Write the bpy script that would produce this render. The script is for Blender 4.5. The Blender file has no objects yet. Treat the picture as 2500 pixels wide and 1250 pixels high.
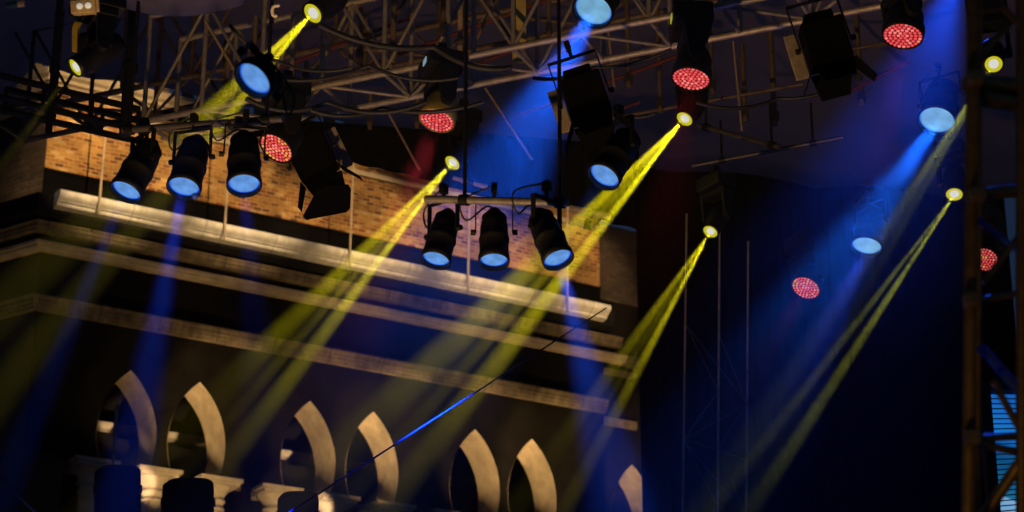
import bpy, math, random
from mathutils import Vector, Matrix, geometry
random.seed(7)
SC = bpy.context.scene
COL = SC.collection
# ------------------------------------------------------------------ camera
F = 5200.0                                   # focal length in photo pixels (photo 2500 x 1250)
PITCH = math.atan(2025 / F)
CP, SP = math.cos(PITCH), math.sin(PITCH)
CAM = Vector((0, 0, 1.7))
cam = bpy.data.cameras.new('camera')
cam.sensor_width = 36; cam.lens = 36 * F / 2500
cam.clip_start = .1; cam.clip_end = 1000
cam.dof.use_dof = True; cam.dof.focus_distance = 15.0; cam.dof.aperture_fstop = 2.8
co = bpy.data.objects.new('camera', cam); COL.objects.link(co)
co.location = CAM; co.rotation_euler = (math.radians(90) + PITCH, 0, 0)
SC.camera = co
# ------------------------------------------------------------------ dusk sky
W = bpy.data.worlds.new('World'); SC.world = W; W.use_nodes = True
wn = W.node_tree; bg = wn.nodes['Background']
sky = wn.nodes.new('ShaderNodeTexSky'); sky.sky_type = 'NISHITA'; sky.sun_disc = False
sky.sun_elevation = math.radians(-1.0); sky.sun_rotation = math.radians(150)
sky.ozone_density = 3.0; sky.air_density = 1.0; sky.dust_density = 2.0
wn.links.new(sky.outputs[0], bg.inputs[0]); bg.inputs[1].default_value = 0.15
# ------------------------------------------------------------------ exposure and sampling
SC.view_settings.view_transform = 'Standard'; SC.view_settings.look = 'None'
SC.view_settings.exposure = 0; SC.view_settings.gamma = 1
SC.render.engine = 'CYCLES'
cy = SC.cycles
cy.use_denoising = True
cy.max_bounces = 4; cy.diffuse_bounces = 2; cy.glossy_bounces = 2; cy.transmission_bounces = 3
cy.transparent_max_bounces = 12; cy.volume_bounces = 0
cy.sample_clamp_indirect = 3.0; cy.use_light_tree = True
cy.caustics_reflective = False; cy.caustics_refractive = False
HAZE = 0.00027; SMOKE = 0.0031

def ray(px, py):
    x = (px - 1250) / F; y = -(py - 625) / F
    return Vector((x, CP - SP * y, SP + CP * y))
def at(px, py, d): return CAM + ray(px, py) * d            # point seen at a photo pixel, d metres along the view axis
def atz(px, py, z):
    r = ray(px, py); return CAM + r * ((z - 1.7) / r.z)    # the same at a known height
CX = Vector((1, 0, 0)); CU = Vector((0, -SP, CP)); CF = Vector((0, CP, SP))

# ------------------------------------------------------------------ materials
MATS = {}
def mat(name, col, rough=.6, metal=0., noise=0., scale=8., bump=0., emis=None, estr=0., coat=0., spec=.5):
    if name in MATS: return MATS[name]
    m = bpy.data.materials.new(name); m.use_nodes = True
    nt = m.node_tree; b = nt.nodes['Principled BSDF']
    b.inputs['Base Color'].default_value = (*col, 1); b.inputs['Roughness'].default_value = rough
    b.inputs['Metallic'].default_value = metal
    b.inputs['Specular IOR Level'].default_value = spec
    if coat: b.inputs['Coat Weight'].default_value = coat
    if noise or bump:
        tc = nt.nodes.new('ShaderNodeTexCoord'); n = nt.nodes.new('ShaderNodeTexNoise')
        n.inputs['Scale'].default_value = scale; n.inputs['Detail'].default_value = 6
        n.inputs['Roughness'].default_value = .65
        nt.links.new(tc.outputs['Object'], n.inputs['Vector'])
        if noise:
            r = nt.nodes.new('ShaderNodeValToRGB'); e = r.color_ramp.elements
            e[0].position = .3; e[1].position = .72
            e[0].color = (*[c * (1 - noise) for c in col], 1); e[1].color = (*[min(1, c * (1 + noise * .6)) for c in col], 1)
            nt.links.new(n.outputs['Fac'], r.inputs[0]); nt.links.new(r.outputs[0], b.inputs['Base Color'])
        if bump:
            bp = nt.nodes.new('ShaderNodeBump'); bp.inputs['Strength'].default_value = bump; bp.inputs['Distance'].default_value = .02
            nt.links.new(n.outputs['Fac'], bp.inputs['Height']); nt.links.new(bp.outputs[0], b.inputs['Normal'])
    if emis:
        b.inputs['Emission Color'].default_value = (*emis, 1); b.inputs['Emission Strength'].default_value = estr
        m.cycles.emission_sampling = 'NONE'
    MATS[name] = m
    return m

def weather(m, blk=1.05, dark=.35, streak=.55):
    """block joints every blk metres along a moulding and dirt that has run down it"""
    nt = m.node_tree; L = nt.links; b = nt.nodes['Principled BSDF']; src = b.inputs['Base Color'].links[0].from_socket
    tc = nt.nodes.new('ShaderNodeTexCoord'); sp = nt.nodes.new('ShaderNodeSeparateXYZ'); L.new(tc.outputs['Object'], sp.inputs[0])
    md = nt.nodes.new('ShaderNodeMath'); md.operation = 'PINGPONG'; L.new(sp.outputs[0], md.inputs[0]); md.inputs[1].default_value = blk / 2
    mr = nt.nodes.new('ShaderNodeMapRange'); L.new(md.outputs[0], mr.inputs[0]); mr.inputs[1].default_value = .006; mr.inputs[2].default_value = .014; mr.inputs[3].default_value = dark; mr.inputs[4].default_value = 1
    mp = nt.nodes.new('ShaderNodeMapping'); mp.inputs['Scale'].default_value = (5, 5, .5); L.new(tc.outputs['Object'], mp.inputs[0])
    nz = nt.nodes.new('ShaderNodeTexNoise'); nz.inputs['Scale'].default_value = 1.6; nz.inputs['Detail'].default_value = 7; nz.inputs['Roughness'].default_value = .7; L.new(mp.outputs[0], nz.inputs['Vector'])
    m2 = nt.nodes.new('ShaderNodeMapRange'); L.new(nz.outputs['Fac'], m2.inputs[0]); m2.inputs[1].default_value = .36; m2.inputs[2].default_value = .58; m2.inputs[3].default_value = streak; m2.inputs[4].default_value = 1.08
    mu = nt.nodes.new('ShaderNodeMath'); mu.operation = 'MULTIPLY'; L.new(mr.outputs[0], mu.inputs[0]); L.new(m2.outputs[0], mu.inputs[1])
    vm = nt.nodes.new('ShaderNodeVectorMath'); vm.operation = 'SCALE'; L.new(src, vm.inputs[0]); L.new(mu.outputs[0], vm.inputs['Scale']); L.new(vm.outputs[0], b.inputs['Base Color'])
def brick_mat(name, ramp, mortar, msize=.012, sc=1.0):
    m = bpy.data.materials.new(name); m.use_nodes = True
    nt = m.node_tree; L = nt.links; b = nt.nodes['Principled BSDF']; b.inputs['Roughness'].default_value = .9
    tc = nt.nodes.new('ShaderNodeTexCoord')
    sep = nt.nodes.new('ShaderNodeSeparateXYZ'); L.new(tc.outputs['Object'], sep.inputs[0])
    nz = nt.nodes.new('ShaderNodeTexNoise'); nz.inputs['Scale'].default_value = 2.2; nz.inputs['Detail'].default_value = 4
    L.new(tc.outputs['Object'], nz.inputs['Vector'])
    cmb = nt.nodes.new('ShaderNodeCombineXYZ'); L.new(sep.outputs[0], cmb.inputs[0]); L.new(sep.outputs[2], cmb.inputs[1])
    sub = nt.nodes.new('ShaderNodeVectorMath'); sub.operation = 'SUBTRACT'; L.new(nz.outputs['Color'], sub.inputs[0]); sub.inputs[1].default_value = (.5, .5, .5)
    scl = nt.nodes.new('ShaderNodeVectorMath'); scl.operation = 'SCALE'; L.new(sub.outputs[0], scl.inputs[0]); scl.inputs['Scale'].default_value = .06
    add = nt.nodes.new('ShaderNodeVectorMath'); add.operation = 'ADD'; L.new(cmb.outputs[0], add.inputs[0]); L.new(scl.outputs[0], add.inputs[1])
    br = nt.nodes.new('ShaderNodeTexBrick'); L.new(add.outputs[0], br.inputs['Vector'])
    br.inputs['Scale'].default_value = sc; br.inputs['Brick Width'].default_value = .16; br.inputs['Row Height'].default_value = .071
    br.inputs['Mortar Size'].default_value = msize; br.inputs['Mortar Smooth'].default_value = .4; br.offset = .5
    br.inputs['Color1'].default_value = (0, 0, 0, 1); br.inputs['Color2'].default_value = (1, 1, 1, 1); br.inputs['Mortar'].default_value = (.5, .5, .5, 1)
    r = nt.nodes.new('ShaderNodeValToRGB'); r.color_ramp.interpolation = 'CONSTANT'
    els = r.color_ramp.elements
    els[0].position = 0; els[0].color = (*ramp[0][1], 1)
    els[1].position = ramp[1][0]; els[1].color = (*ramp[1][1], 1)
    for p, c in ramp[2:]:
        e = els.new(p); e.color = (*c, 1)
    L.new(br.outputs['Color'], r.inputs[0])
    mx = nt.nodes.new('ShaderNodeMix'); mx.data_type = 'RGBA'
    L.new(br.outputs['Fac'], mx.inputs['Factor']); L.new(r.outputs[0], mx.inputs['A']); mx.inputs['B'].default_value = (*mortar, 1)
    n2 = nt.nodes.new('ShaderNodeTexNoise'); n2.inputs['Scale'].default_value = 1.3; n2.inputs['Detail'].default_value = 8; n2.inputs['Roughness'].default_value = .7
    L.new(tc.outputs['Object'], n2.inputs['Vector'])
    r2 = nt.nodes.new('ShaderNodeValToRGB'); r2.color_ramp.elements[0].position = .38; r2.color_ramp.elements[0].color = (.24, .20, .16, 1)
    r2.color_ramp.elements[1].position = .62; r2.color_ramp.elements[1].color = (1.12, 1.1, 1.05, 1)
    L.new(n2.outputs['Fac'], r2.inputs[0])
    mu = nt.nodes.new('ShaderNodeMix'); mu.data_type = 'RGBA'; mu.blend_type = 'MULTIPLY'; mu.inputs['Factor'].default_value = .75
    L.new(mx.outputs['Result'], mu.inputs['A']); L.new(r2.outputs[0], mu.inputs['B'])
    L.new(mu.outputs['Result'], b.inputs['Base Color'])
    bp = nt.nodes.new('ShaderNodeBump'); bp.inputs['Strength'].default_value = .8; bp.inputs['Distance'].default_value = .02; bp.invert = True
    L.new(br.outputs['Fac'], bp.inputs['Height']); L.new(bp.outputs[0], b.inputs['Normal'])
    return m

def lens_mat(name, core, rim, edge, k=1.0, streak=0.):
    """glowing front glass: clear (light from the lamp behind passes) plus its own glow, rim colour towards the edge"""
    m = bpy.data.materials.new(name); m.use_nodes = True
    nt = m.node_tree; L = nt.links; nt.nodes.clear()
    out = nt.nodes.new('ShaderNodeOutputMaterial'); tc = nt.nodes.new('ShaderNodeTexCoord')
    ln = nt.nodes.new('ShaderNodeVectorMath'); ln.operation = 'LENGTH'; L.new(tc.outputs['Object'], ln.inputs[0])
    r = nt.nodes.new('ShaderNodeValToRGB'); els = r.color_ramp.elements
    els[0].position = edge; els[0].color = (*core, 1); els[1].position = min(1, edge + .14); els[1].color = (*rim, 1)
    L.new(ln.outputs['Value'], r.inputs[0])
    em = nt.nodes.new('ShaderNodeEmission'); em.inputs[1].default_value = k
    if streak:
        nz = nt.nodes.new('ShaderNodeTexNoise'); nz.inputs['Scale'].default_value = 1.1; nz.inputs['Detail'].default_value = 2
        L.new(tc.outputs['Object'], nz.inputs['Vector'])
        mr = nt.nodes.new('ShaderNodeMapRange'); L.new(nz.outputs['Fac'], mr.inputs[0]); mr.inputs[1].default_value = .35; mr.inputs[2].default_value = .7
        mr.inputs[3].default_value = 1 - streak; mr.inputs[4].default_value = 1 + streak
        mv = nt.nodes.new('ShaderNodeVectorMath'); mv.operation = 'SCALE'; L.new(r.outputs[0], mv.inputs[0]); L.new(mr.outputs[0], mv.inputs['Scale'])
        L.new(mv.outputs[0], em.inputs[0])
    else: L.new(r.outputs[0], em.inputs[0])
    tr = nt.nodes.new('ShaderNodeBsdfTransparent'); ad = nt.nodes.new('ShaderNodeAddShader')
    L.new(em.outputs[0], ad.inputs[0]); L.new(tr.outputs[0], ad.inputs[1]); L.new(ad.outputs[0], out.inputs[0])
    m.cycles.emission_sampling = 'NONE'
    return m

BLACK = mat('black_paint', (.007, .007, .0075), .5, 0, .4, 30, spec=.22)
BLACKM = mat('black_cloth', (.003, .003, .0034), .95, 0, .5, 5, .2, spec=.04)
ALU = mat('aluminium_tube', (.42, .35, .25), .55, .6, .35, 14)
STEEL = mat('dull_steel', (.32, .29, .25), .5, .7, .5, 10)
RUST = mat('brown_steel', (.22, .15, .09), .6, .4, .5, 9)
WOOD = mat('pale_timber', (.42, .29, .14), .8, 0, .4, 18, .3)
YLIT_WOOD = mat('yellow_lit_timber', (.55, .40, .10), .8, 0, .35, 14, .3)  # timber made yellower to carry the warm light on one post
STONE = mat('pale_stone', (.44, .36, .26), .85, 0, .35, 3.5, .25)
PALE = mat('white_stone', (.72, .70, .66), .85, 0, .3, 3, .2)
STONE2 = mat('weathered_stone', (.17, .13, .08), .9, 0, .5, 3.0, .35)
weather(STONE2); weather(PALE, 1.3, .6, .86)
WALL = mat('shaded_render', (.008, .007, .006), .95, 0, .55, 1.6, .3, spec=.05)  # near black: the unlit look of the front is put into the colour
SIDE = mat('brown_render', (.045, .032, .016), .95, 0, .5, 1.2, .3)
LEAD = mat('roof_lead', (.009, .009, .010), .8, 0, .4, 4, spec=.08)
CANVAS = None
REDWEB = mat('red_webbing', (.14, .02, .015), .8, 0, .2, 20)
RUBBER = mat('black_rubber', (.012, .012, .014), .6)
DARKS = mat('dark_steel', (.05, .04, .035), .6, .3, .3, 12)
BLUECABLE = mat('blue_cable_sheath_lit', (.004, .014, .13), .6, 0, .2, 40, spec=.2)
BLUELIT = mat('blue_rope_lit_brace', (.03, .09, .75), .6, 0, .2, 40)  # blue lamp light is put into the colour of the tower braces
BRICK = brick_mat('stock_brick', [(0, (.42, .22, .06)), (.2, (.33, .15, .036)), (.40, (.39, .20, .055)), (.58, (.28, .11, .024)), (.70, (.50, .33, .14)), (.78, (.22, .06, .016)), (.90, (.11, .034, .015))], (.42, .28, .12))
BRICKD = brick_mat('shaded_brick', [(0, (.06, .036, .024)), (.3, (.05, .028, .02)), (.6, (.07, .045, .03)), (.85, (.035, .02, .015))], (.05, .04, .03))

# ------------------------------------------------------------------ mesh helper
def basis(d):
    d = d.normalized(); a = Vector((0, 0, 1)) if abs(d.z) < .95 else Vector((1, 0, 0))
    x = d.cross(a).normalized(); return x, x.cross(d).normalized(), d
class MB:
    def __init__(s): s.v = []; s.f = []; s.sm = []
    def add(s, vs, fs, smooth=False):
        o = len(s.v); s.v += [Vector(v) for v in vs]; s.f += [[i + o for i in f] for f in fs]; s.sm += [smooth] * len(fs); return s
    def box(s, c, X, Y, Z):                       # centre and three half-axis vectors
        c = Vector(c); vs = [c + X * a + Y * b + Z * d for a in (-1, 1) for b in (-1, 1) for d in (-1, 1)]
        return s.add(vs, [(0, 1, 3, 2), (4, 6, 7, 5), (0, 4, 5, 1), (2, 3, 7, 6), (0, 2, 6, 4), (1, 5, 7, 3)])
    def abox(s, x0, x1, y0, y1, z0, z1):
        return s.box(((x0 + x1) / 2, (y0 + y1) / 2, (z0 + z1) / 2), Vector(((x1 - x0) / 2, 0, 0)), Vector((0, (y1 - y0) / 2, 0)), Vector((0, 0, (z1 - z0) / 2)))
    def tube(s, pts, r, n=10, cap=True):
        pts = [Vector(p) for p in pts]; vs = []; fs = []
        x = None
        for i, p in enumerate(pts):
            d = (pts[min(i + 1, len(pts) - 1)] - pts[max(i - 1, 0)]).normalized()
            if x is None: x = basis(d)[0]
            x = (x - d * x.dot(d)).normalized(); y = d.cross(x)
            rr = r[i] if isinstance(r, (list, tuple)) else r
            for k in range(n):
                a = 2 * math.pi * k / n; vs.append(p + (x * math.cos(a) + y * math.sin(a)) * rr)
        for i in range(len(pts) - 1):
            for k in range(n):
                a = i * n + k; b = i * n + (k + 1) % n; fs.append((a, b, b + n, a + n))
        s.add(vs, fs, True)
        if cap:
            s.add(vs[:n], [tuple(reversed(range(n)))]); s.add(vs[-n:], [tuple(range(n))])
        return s
    def lathe(s, prof, o=Vector(), ax=None, n=28, smooth=True):   # prof (r, h) along the axis frame
        X, Y, Z = ax or (Vector((1, 0, 0)), Vector((0, 1, 0)), Vector((0, 0, 1))); vs = []; fs = []
        for r, h in prof:
            for k in range(n):
                a = 2 * math.pi * k / n; vs.append(o + (X * math.cos(a) + Y * math.sin(a)) * r + Z * h)
        for i in range(len(prof) - 1):
            for k in range(n):
                a = i * n + k; b = i * n + (k + 1) % n; fs.append((a, b, b + n, a + n))
        return s.add(vs, fs, smooth)
    def disc(s, r, h=0, n=32):
        vs = [Vector((0, 0, h))] + [Vector((r * math.cos(2 * math.pi * k / n), r * math.sin(2 * math.pi * k / n), h)) for k in range(n)]
        return s.add(vs, [(0, 1 + k, 1 + (k + 1) % n) for k in range(n)], True)
    def dome(s, c, ax, r, flat=.6, n=8, m=3):
        X, Y, Z = ax; vs = [c + Z * r * flat]; fs = []
        for i in range(1, m + 1):
            t = i / m * math.pi / 2
            for k in range(n):
                a = 2 * math.pi * k / n; vs.append(c + (X * math.cos(a) + Y * math.sin(a)) * r * math.sin(t) + Z * r * flat * math.cos(t))
        fs += [(0, 1 + k, 1 + (k + 1) % n) for k in range(n)]
        for i in range(m - 1):
            for k in range(n):
                a = 1 + i * n + k; b = 1 + i * n + (k + 1) % n; fs.append((a, a + n, b + n, b))
        return s.add(vs, fs, True)
    def prism(s, poly, t):                        # planar polygon of points and a thickness vector
        n = len(poly); a = [Vector(p) for p in poly]; b = [p + t for p in a]
        s.add(a + b, [tuple(range(n)), tuple(reversed(range(n, 2 * n)))] + [((i + 1) % n, i, i + n, (i + 1) % n + n) for i in range(n)]); return s
    def mesh(s, name, m, origin=Vector()):
        me = bpy.data.meshes.new(name); me.from_pydata([v - origin for v in s.v], [], s.f); me.materials.append(m)
        me.polygons.foreach_set('use_smooth', s.sm); me.update(); return me
    def build(s, name, m, parent=None, origin=None, bevel=0):
        """vertices are world coordinates unless origin says otherwise; a parent is an unrotated Empty or a mesh built the same way"""
        org = origin if origin is not None else (Vector(parent['org']) if parent is not None and 'org' in parent else Vector())
        o = bpy.data.objects.new(name, s.mesh(name, m, org)); COL.objects.link(o)
        if parent is not None: o.parent = parent
        else: o.location = org
        if bevel:
            b = o.modifiers.new('bevel', 'BEVEL'); b.width = bevel; b.segments = 2
        return o
def tag(o, label=None, cat=None, group=None, kind=None):
    for k, v in (('label', label), ('category', cat), ('group', group), ('kind', kind)):
        if v: o[k] = v
    return o
def thing(name, label, cat, loc=Vector(), group=None):
    o = bpy.data.objects.new(name, None); COL.objects.link(o); o.location = loc; o['org'] = list(loc); o.empty_display_size = .1
    return tag(o, label, cat, group)
def seg(a, b, k): return Vector(a).lerp(Vector(b), k)
def sag(a, b, drop, n=14):
    a = Vector(a); b = Vector(b)
    return [a.lerp(b, i / n) - Vector((0, 0, drop * 4 * (i / n) * (1 - i / n))) for i in range(n + 1)]
def spot(name, loc, d, power, col, angle, blend=.5, parent=None, soft=.004):
    l = bpy.data.lights.new(name, 'SPOT'); l.energy = power; l.color = col; l.spot_size = math.radians(angle); l.spot_blend = blend
    l.shadow_soft_size = soft
    o = bpy.data.objects.new(name, l); COL.objects.link(o)
    org = Vector(parent['org']) if parent is not None else Vector()
    o.parent = parent; o.location = Vector(loc) - org
    o.rotation_euler = Vector(d).to_track_quat('-Z', 'Y').to_euler()
    return o

# ------------------------------------------------------------------ ground (below the frame)
gm = mat('trodden_earth', (.06, .05, .04), .95, 0, .4, .6, .3)
tag(MB().add([(-140, -140, 0), (140, -140, 0), (140, 140, 0), (-140, 140, 0)], [(0, 1, 2, 3)]).build('ground', gm), kind='structure')

# ------------------------------------------------------------------ the building with the arcade
UU = Vector((1.779, 1.0731, 0)).normalized(); NN = Vector((UU.y, -UU.x, 0))
BO = at(100, 600, 35); BO.z = 0
bld = thing('arcaded_building', 'old stone building with pointed arches below a cornice and brick parapet', 'building', BO)
bld.rotation_euler = (0, 0, math.atan2(UU.y, UU.x)); del bld['org']
SD = Vector((-.433, .901, 0)).normalized()                # plan direction of the side wall, local
U1 = 11.05
def B(mb, name, m, parent=bld, **k): return mb.build(name, m, parent, origin=Vector(), **k)
def sweep(prof, path, mb=None):
    """closed or open (n, z) profile carried along a plan path with mitred corners; n is outward"""
    mb = mb or MB(); P = [Vector((p[0], p[1], 0)) for p in path]; rings = []
    for i, p in enumerate(P):
        ns = []
        if i > 0: d = (P[i] - P[i - 1]).normalized(); ns.append(Vector((d.y, -d.x, 0)))
        if i < len(P) - 1: d = (P[i + 1] - P[i]).normalized(); ns.append(Vector((d.y, -d.x, 0)))
        o = ns[0] if len(ns) == 1 else (ns[0] + ns[1]) / (1 + ns[0].dot(ns[1]))
        rings.append([p + o * n + Vector((0, 0, z)) for n, z in prof])
    k = len(prof); vs = [v for r in rings for v in r]; fs = []
    for i in range(len(P) - 1):
        for j in range(k):
            a = i * k + j; b = i * k + (j + 1) % k; fs.append((a, b, b + k, a + k))
    mb.add(vs, fs); mb.add(rings[0], [tuple(range(k))]); mb.add(rings[-1], [tuple(reversed(range(k)))])
    return mb
SW = SD * 9
PATH = [(SW.x, SW.y), (0, 0), (U1, 0)]
def halfround(n0, n1, z0, z1, k=9):
    return [(n0, z0)] + [(n0 + (n1 - n0) * math.sin(math.pi * i / k), z0 + (z1 - z0) * (.5 - .5 * math.cos(math.pi * i / k))) for i in range(1, k)] + [(n0, z1)]
# arches: pointed, in pairs
HW, ZS, ZA, ZC = .525, 11.12, 12.71, 11.60                # widest at ZC, drawn in again at the springing ZS
def arch_curve(u, n=14, hw=HW, zs=ZS, za=ZA):
    h = za - ZC; rad = (hw * hw + h * h) / (2 * hw)
    zl = [zs + (za - zs) * i / n for i in range(n + 1)]
    right = [(u + hw - rad + math.sqrt(max(0, rad * rad - (z - ZC) ** 2)), z) for z in zl]
    left = [(2 * u - x, z) for x, z in right]
    return left + right[::-1][1:]                          # left springing up to the apex and down to the right springing
APEX = [1.70, 2.93, 4.98, 6.21, 8.27, 9.47]
DEP = .75
outline = [(0, 15.0), (0, ZS)]
for u in APEX: outline += arch_curve(u)
outline += [(U1, ZS), (U1, 15.0)]
tris = geometry.tessellate_polygon([[Vector((x, z, 0)) for x, z in outline]])
wb = MB()
wb.add([(x, 0, z) for x, z in outline], [tuple(reversed(t)) for t in tris])
wb.add([(x, DEP, z) for x, z in outline], [tuple(t) for t in tris])
wb.add([(0, 0, 15), (U1, 0, 15), (U1, DEP, 15), (0, DEP, 15)], [(0, 1, 2, 3)])
# side wall, with thickness, down to the ground
NS = Vector((SD.y, -SD.x, 0)) * -1
sd = MB(); q = [Vector((0, 0, 0)), SD * 9, SD * 9 + Vector((.6, 0, 0)), Vector((.6, .27, 0))]
sd.prism([Vector((p.x, p.y, 0)) for p in q], Vector((0, 0, 15.0)))
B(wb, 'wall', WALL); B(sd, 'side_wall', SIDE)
for u in APEX:                                             # pale reveal lining each arch, 12 mm proud of the wall
    c = arch_curve(u, 16, HW - .012, ZS, ZA - .012); k = len(c); m_ = MB()
    m_.add([(x, .002, z) for x, z in c] + [(x, DEP + .01, z) for x, z in c], [(i, i + 1, i + 1 + k, i + k) for i in range(k - 1)], False)
    B(m_, 'arch_reveal', STONE)
# loggia behind the arches
lg = MB()
lg.abox(.2, U1, 3.2, 3.5, 7.5, 14.2); lg.abox(.2, U1, DEP + .02, 3.2, 13.9, 14.2); lg.abox(.2, U1, -.2, 3.2, 7.2, 7.5)
lg.abox(U1 + .001, U1 + .12, DEP + .03, 3.5, 7.2, 14.2); lg.abox(.19, .3, DEP + .03, 3.19, 7.2, 13.89)
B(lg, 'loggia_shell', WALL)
st = MB(); st.abox(.25, U1 - .05, 2.98, 3.197, 12.57, 12.70)
B(st, 'string_course', STONE)
# columns, capitals and the impost that ties them
for i, a in enumerate(APEX):
    for s in ((-1, 1) if i % 2 == 0 else (1,)):
        u = a - .47 if s == -1 else ((a + APEX[i + 1]) / 2 if i % 2 == 0 else a + .47)
        cm = MB()
        vs = []; n = 40
        prof = [(.19, 7.5), (.19, 8.2), (.18, 9.5), (.165, 10.60)]
        ring = lambda r, h: [Vector((u + (r - (.018 if k % 4 < 2 else 0)) * math.cos(2 * math.pi * k / n), .30 + (r - (.018 if k % 4 < 2 else 0)) * math.sin(2 * math.pi * k / n), h)) for k in range(n)]
        R_ = [ring(r, h) for r, h in prof]
        cm.add([v for r in R_ for v in r], [(j * n + k, j * n + (k + 1) % n, (j + 1) * n + (k + 1) % n, (j + 1) * n + k) for j in range(3) for k in range(n)])
        colm = B(cm, 'column', STONE)
        cap = MB(); ax = (Vector((1, 0, 0)), Vector((0, 1, 0)), Vector((0, 0, 1)))
        cap.lathe([(.15, 10.595), (.195, 10.61), (.195, 10.64), (.165, 10.65), (.165, 10.72), (.19, 10.735), (.205, 10.76), (.19, 10.79), (.17, 10.80), (.18, 10.85), (.23, 10.92), (.31, 10.985), (.31, 10.99)], Vector((u, .30, 0)), ax, 32)
        cap.abox(u - .33, u + .33, -.03, DEP - .06, 10.993, 11.05); cap.abox(u - .38, u + .38, -.06, DEP - .03, 11.053, ZS - .004)
        B(cap, 'capital', STONE, colm)
for i in range(0, 6, 2): B(MB().abox(APEX[i] - .95, APEX[i + 1] + .95, .26, .34, ZS - .10, ZS - .045), 'transom', STONE2)
ps = [(.02, APEX[0] - 1.0), (APEX[1] + .98, APEX[2] - .98), (APEX[3] + .98, APEX[4] - .98), (APEX[5] + .98, U1)]
for a, b in ps:
    if b - a > .05: B(MB().abox(a, b, .12, DEP - .05, 7.5, ZS - .003), 'pier', SIDE)
# mouldings up the front, each swept round the corner onto the side wall
B(sweep([(0.003, 13.42), (.10, 13.42), (.10, 13.47), (.13, 13.475), (.13, 13.53), (.165, 13.535), (.165, 13.595), (.20, 13.62), (.20, 13.65), (.003, 13.65)], PATH), 'frieze_band', STONE2)
B(sweep([(.003, 14.45), (.17, 14.45), (.20, 14.48), (.20, 14.515), (.235, 14.53), (.235, 14.575), (.003, 14.60)], [PATH[0], PATH[1], (11.45, 0)]), 'bed_moulding', STONE)
B(sweep([(.003, 14.71), (.27, 14.71), (.29, 14.735), (.29, 14.77), (.31, 14.78), (.31, 14.835), (.34, 14.86), (.34, 14.88), (.003, 14.89)], [PATH[0], PATH[1], (11.30, 0)]), 'corona_band', STONE2)
gut = sweep([(.42, 15.07), (.55, 15.09), (.57, 15.115), (.57, 15.135), (.61, 15.15), (.63, 15.17), (.67, 15.195), (.70, 15.225), (.715, 15.265), (.71, 15.30), (.68, 15.33), (.63, 15.345), (.42, 15.345)], [(0.02, -.0), (10.78, 0)])
B(gut, 'gutter_moulding', PALE)
B(sweep([(.003, 14.94), (.30, 14.95), (.418, 15.02), (.418, 15.31), (-.45, 15.38), (-.45, 15.04), (.003, 15.03)], PATH), 'cornice_slab', LEAD)
# brick parapet set back on the cornice
BK0, BK1 = .08, 11.27
pb = MB(); pb.abox(BK0, BK1, .40, .85, 15.3, 17.56)
B(pb, 'brick_parapet', BRICK)
B(MB().abox(BK0 - .01, BK1 + .003, .385, .42, 15.25, 16.13).abox(BK0 - .01, BK1 + .003, .365, .384, 16.06, 16.11), 'shade_strip', BLACKM)  # near-black strip painting the cornice shadow along the brick base
sb = MB(); e = SD * 9
sb.prism([Vector((BK0 - .003, .41, 0)), Vector((BK0 + e.x, .41 + e.y, 0)), Vector((BK0 + e.x + .4, .41 + e.y, 0)), Vector((BK0 + .4, .86, 0))], Vector((0, 0, 17.55)))
for v in sb.v:
    if v.z < 1: v.z = 15.2
B(sb, 'side_parapet', BRICKD)  # darker brick copy puts the unlit side into the colour
UP = [(SW.x + BK0, SW.y + .40), (BK0, .40), (BK1 + .1, .40)]
B(sweep([(.004, 17.30), (.05, 17.30), (.07, 17.36), (.05, 17.40), (.004, 17.41)], UP), 'coping_band', STONE)
B(sweep([(.004, 17.57), (.10, 17.57), (.16, 17.64), (.22, 17.66), (.22, 17.72), (.28, 17.76), (.30, 17.82), (.27, 17.90), (-.45, 17.92), (-.45, 17.575)], UP), 'upper_cornice', STONE)
for i in range(24):                                        # little piers of the roof balustrade
    u = -.17 + i * .47
    B(MB().abox(u - .1, u + .1, .55, .75, 17.922, 18.16).abox(u - .085, u + .085, .57, .73, 18.18, 18.46).abox(u - .11, u + .11, .54, .76, 18.463, 18.51).abox(u - .06, u + .06, .6, .7, 18.15, 18.19), 'roof_pier', STONE2)
# recessed end bay
eb = MB(); c12 = arch_curve(12.0, 12)
ol = [(U1 - .3, 15.9), (U1 - .3, ZS)] + c12 + [(12.65, ZS), (12.65, 15.9)]
tr2 = geometry.tessellate_polygon([[Vector((x, z, 0)) for x, z in ol]])
eb.add([(x, .48, z) for x, z in ol], [tuple(reversed(t)) for t in tr2]); eb.add([(x, 1.2, z) for x, z in ol], [tuple(t) for t in tr2])
eb.abox(U1 - .3, 12.65, 1.25, 1.3, 7.5, 14)
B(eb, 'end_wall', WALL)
c = arch_curve(12.0, 16, HW - .012, ZS, ZA - .012); k = len(c)
B(MB().add([(x, .482, z) for x, z in c] + [(x, 1.21, z) for x, z in c], [(i, i + 1, i + 1 + k, i + k) for i in range(k - 1)]), 'arch_reveal', STONE)
for q in ((U1 + .26, 12.08, .40, .478, 13.38, 13.53), (U1 + .26, 12.06, .36, .478, 14.40, 14.49), (U1 + .45, 12.06, .30, .478, 14.62, 14.80)): B(MB().abox(*q), 'end_band', STONE2)
B(MB().abox(BK1 + .004, 12.65, .46, .9, 15.91, 17.5), 'end_parapet', BRICKD)
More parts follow.
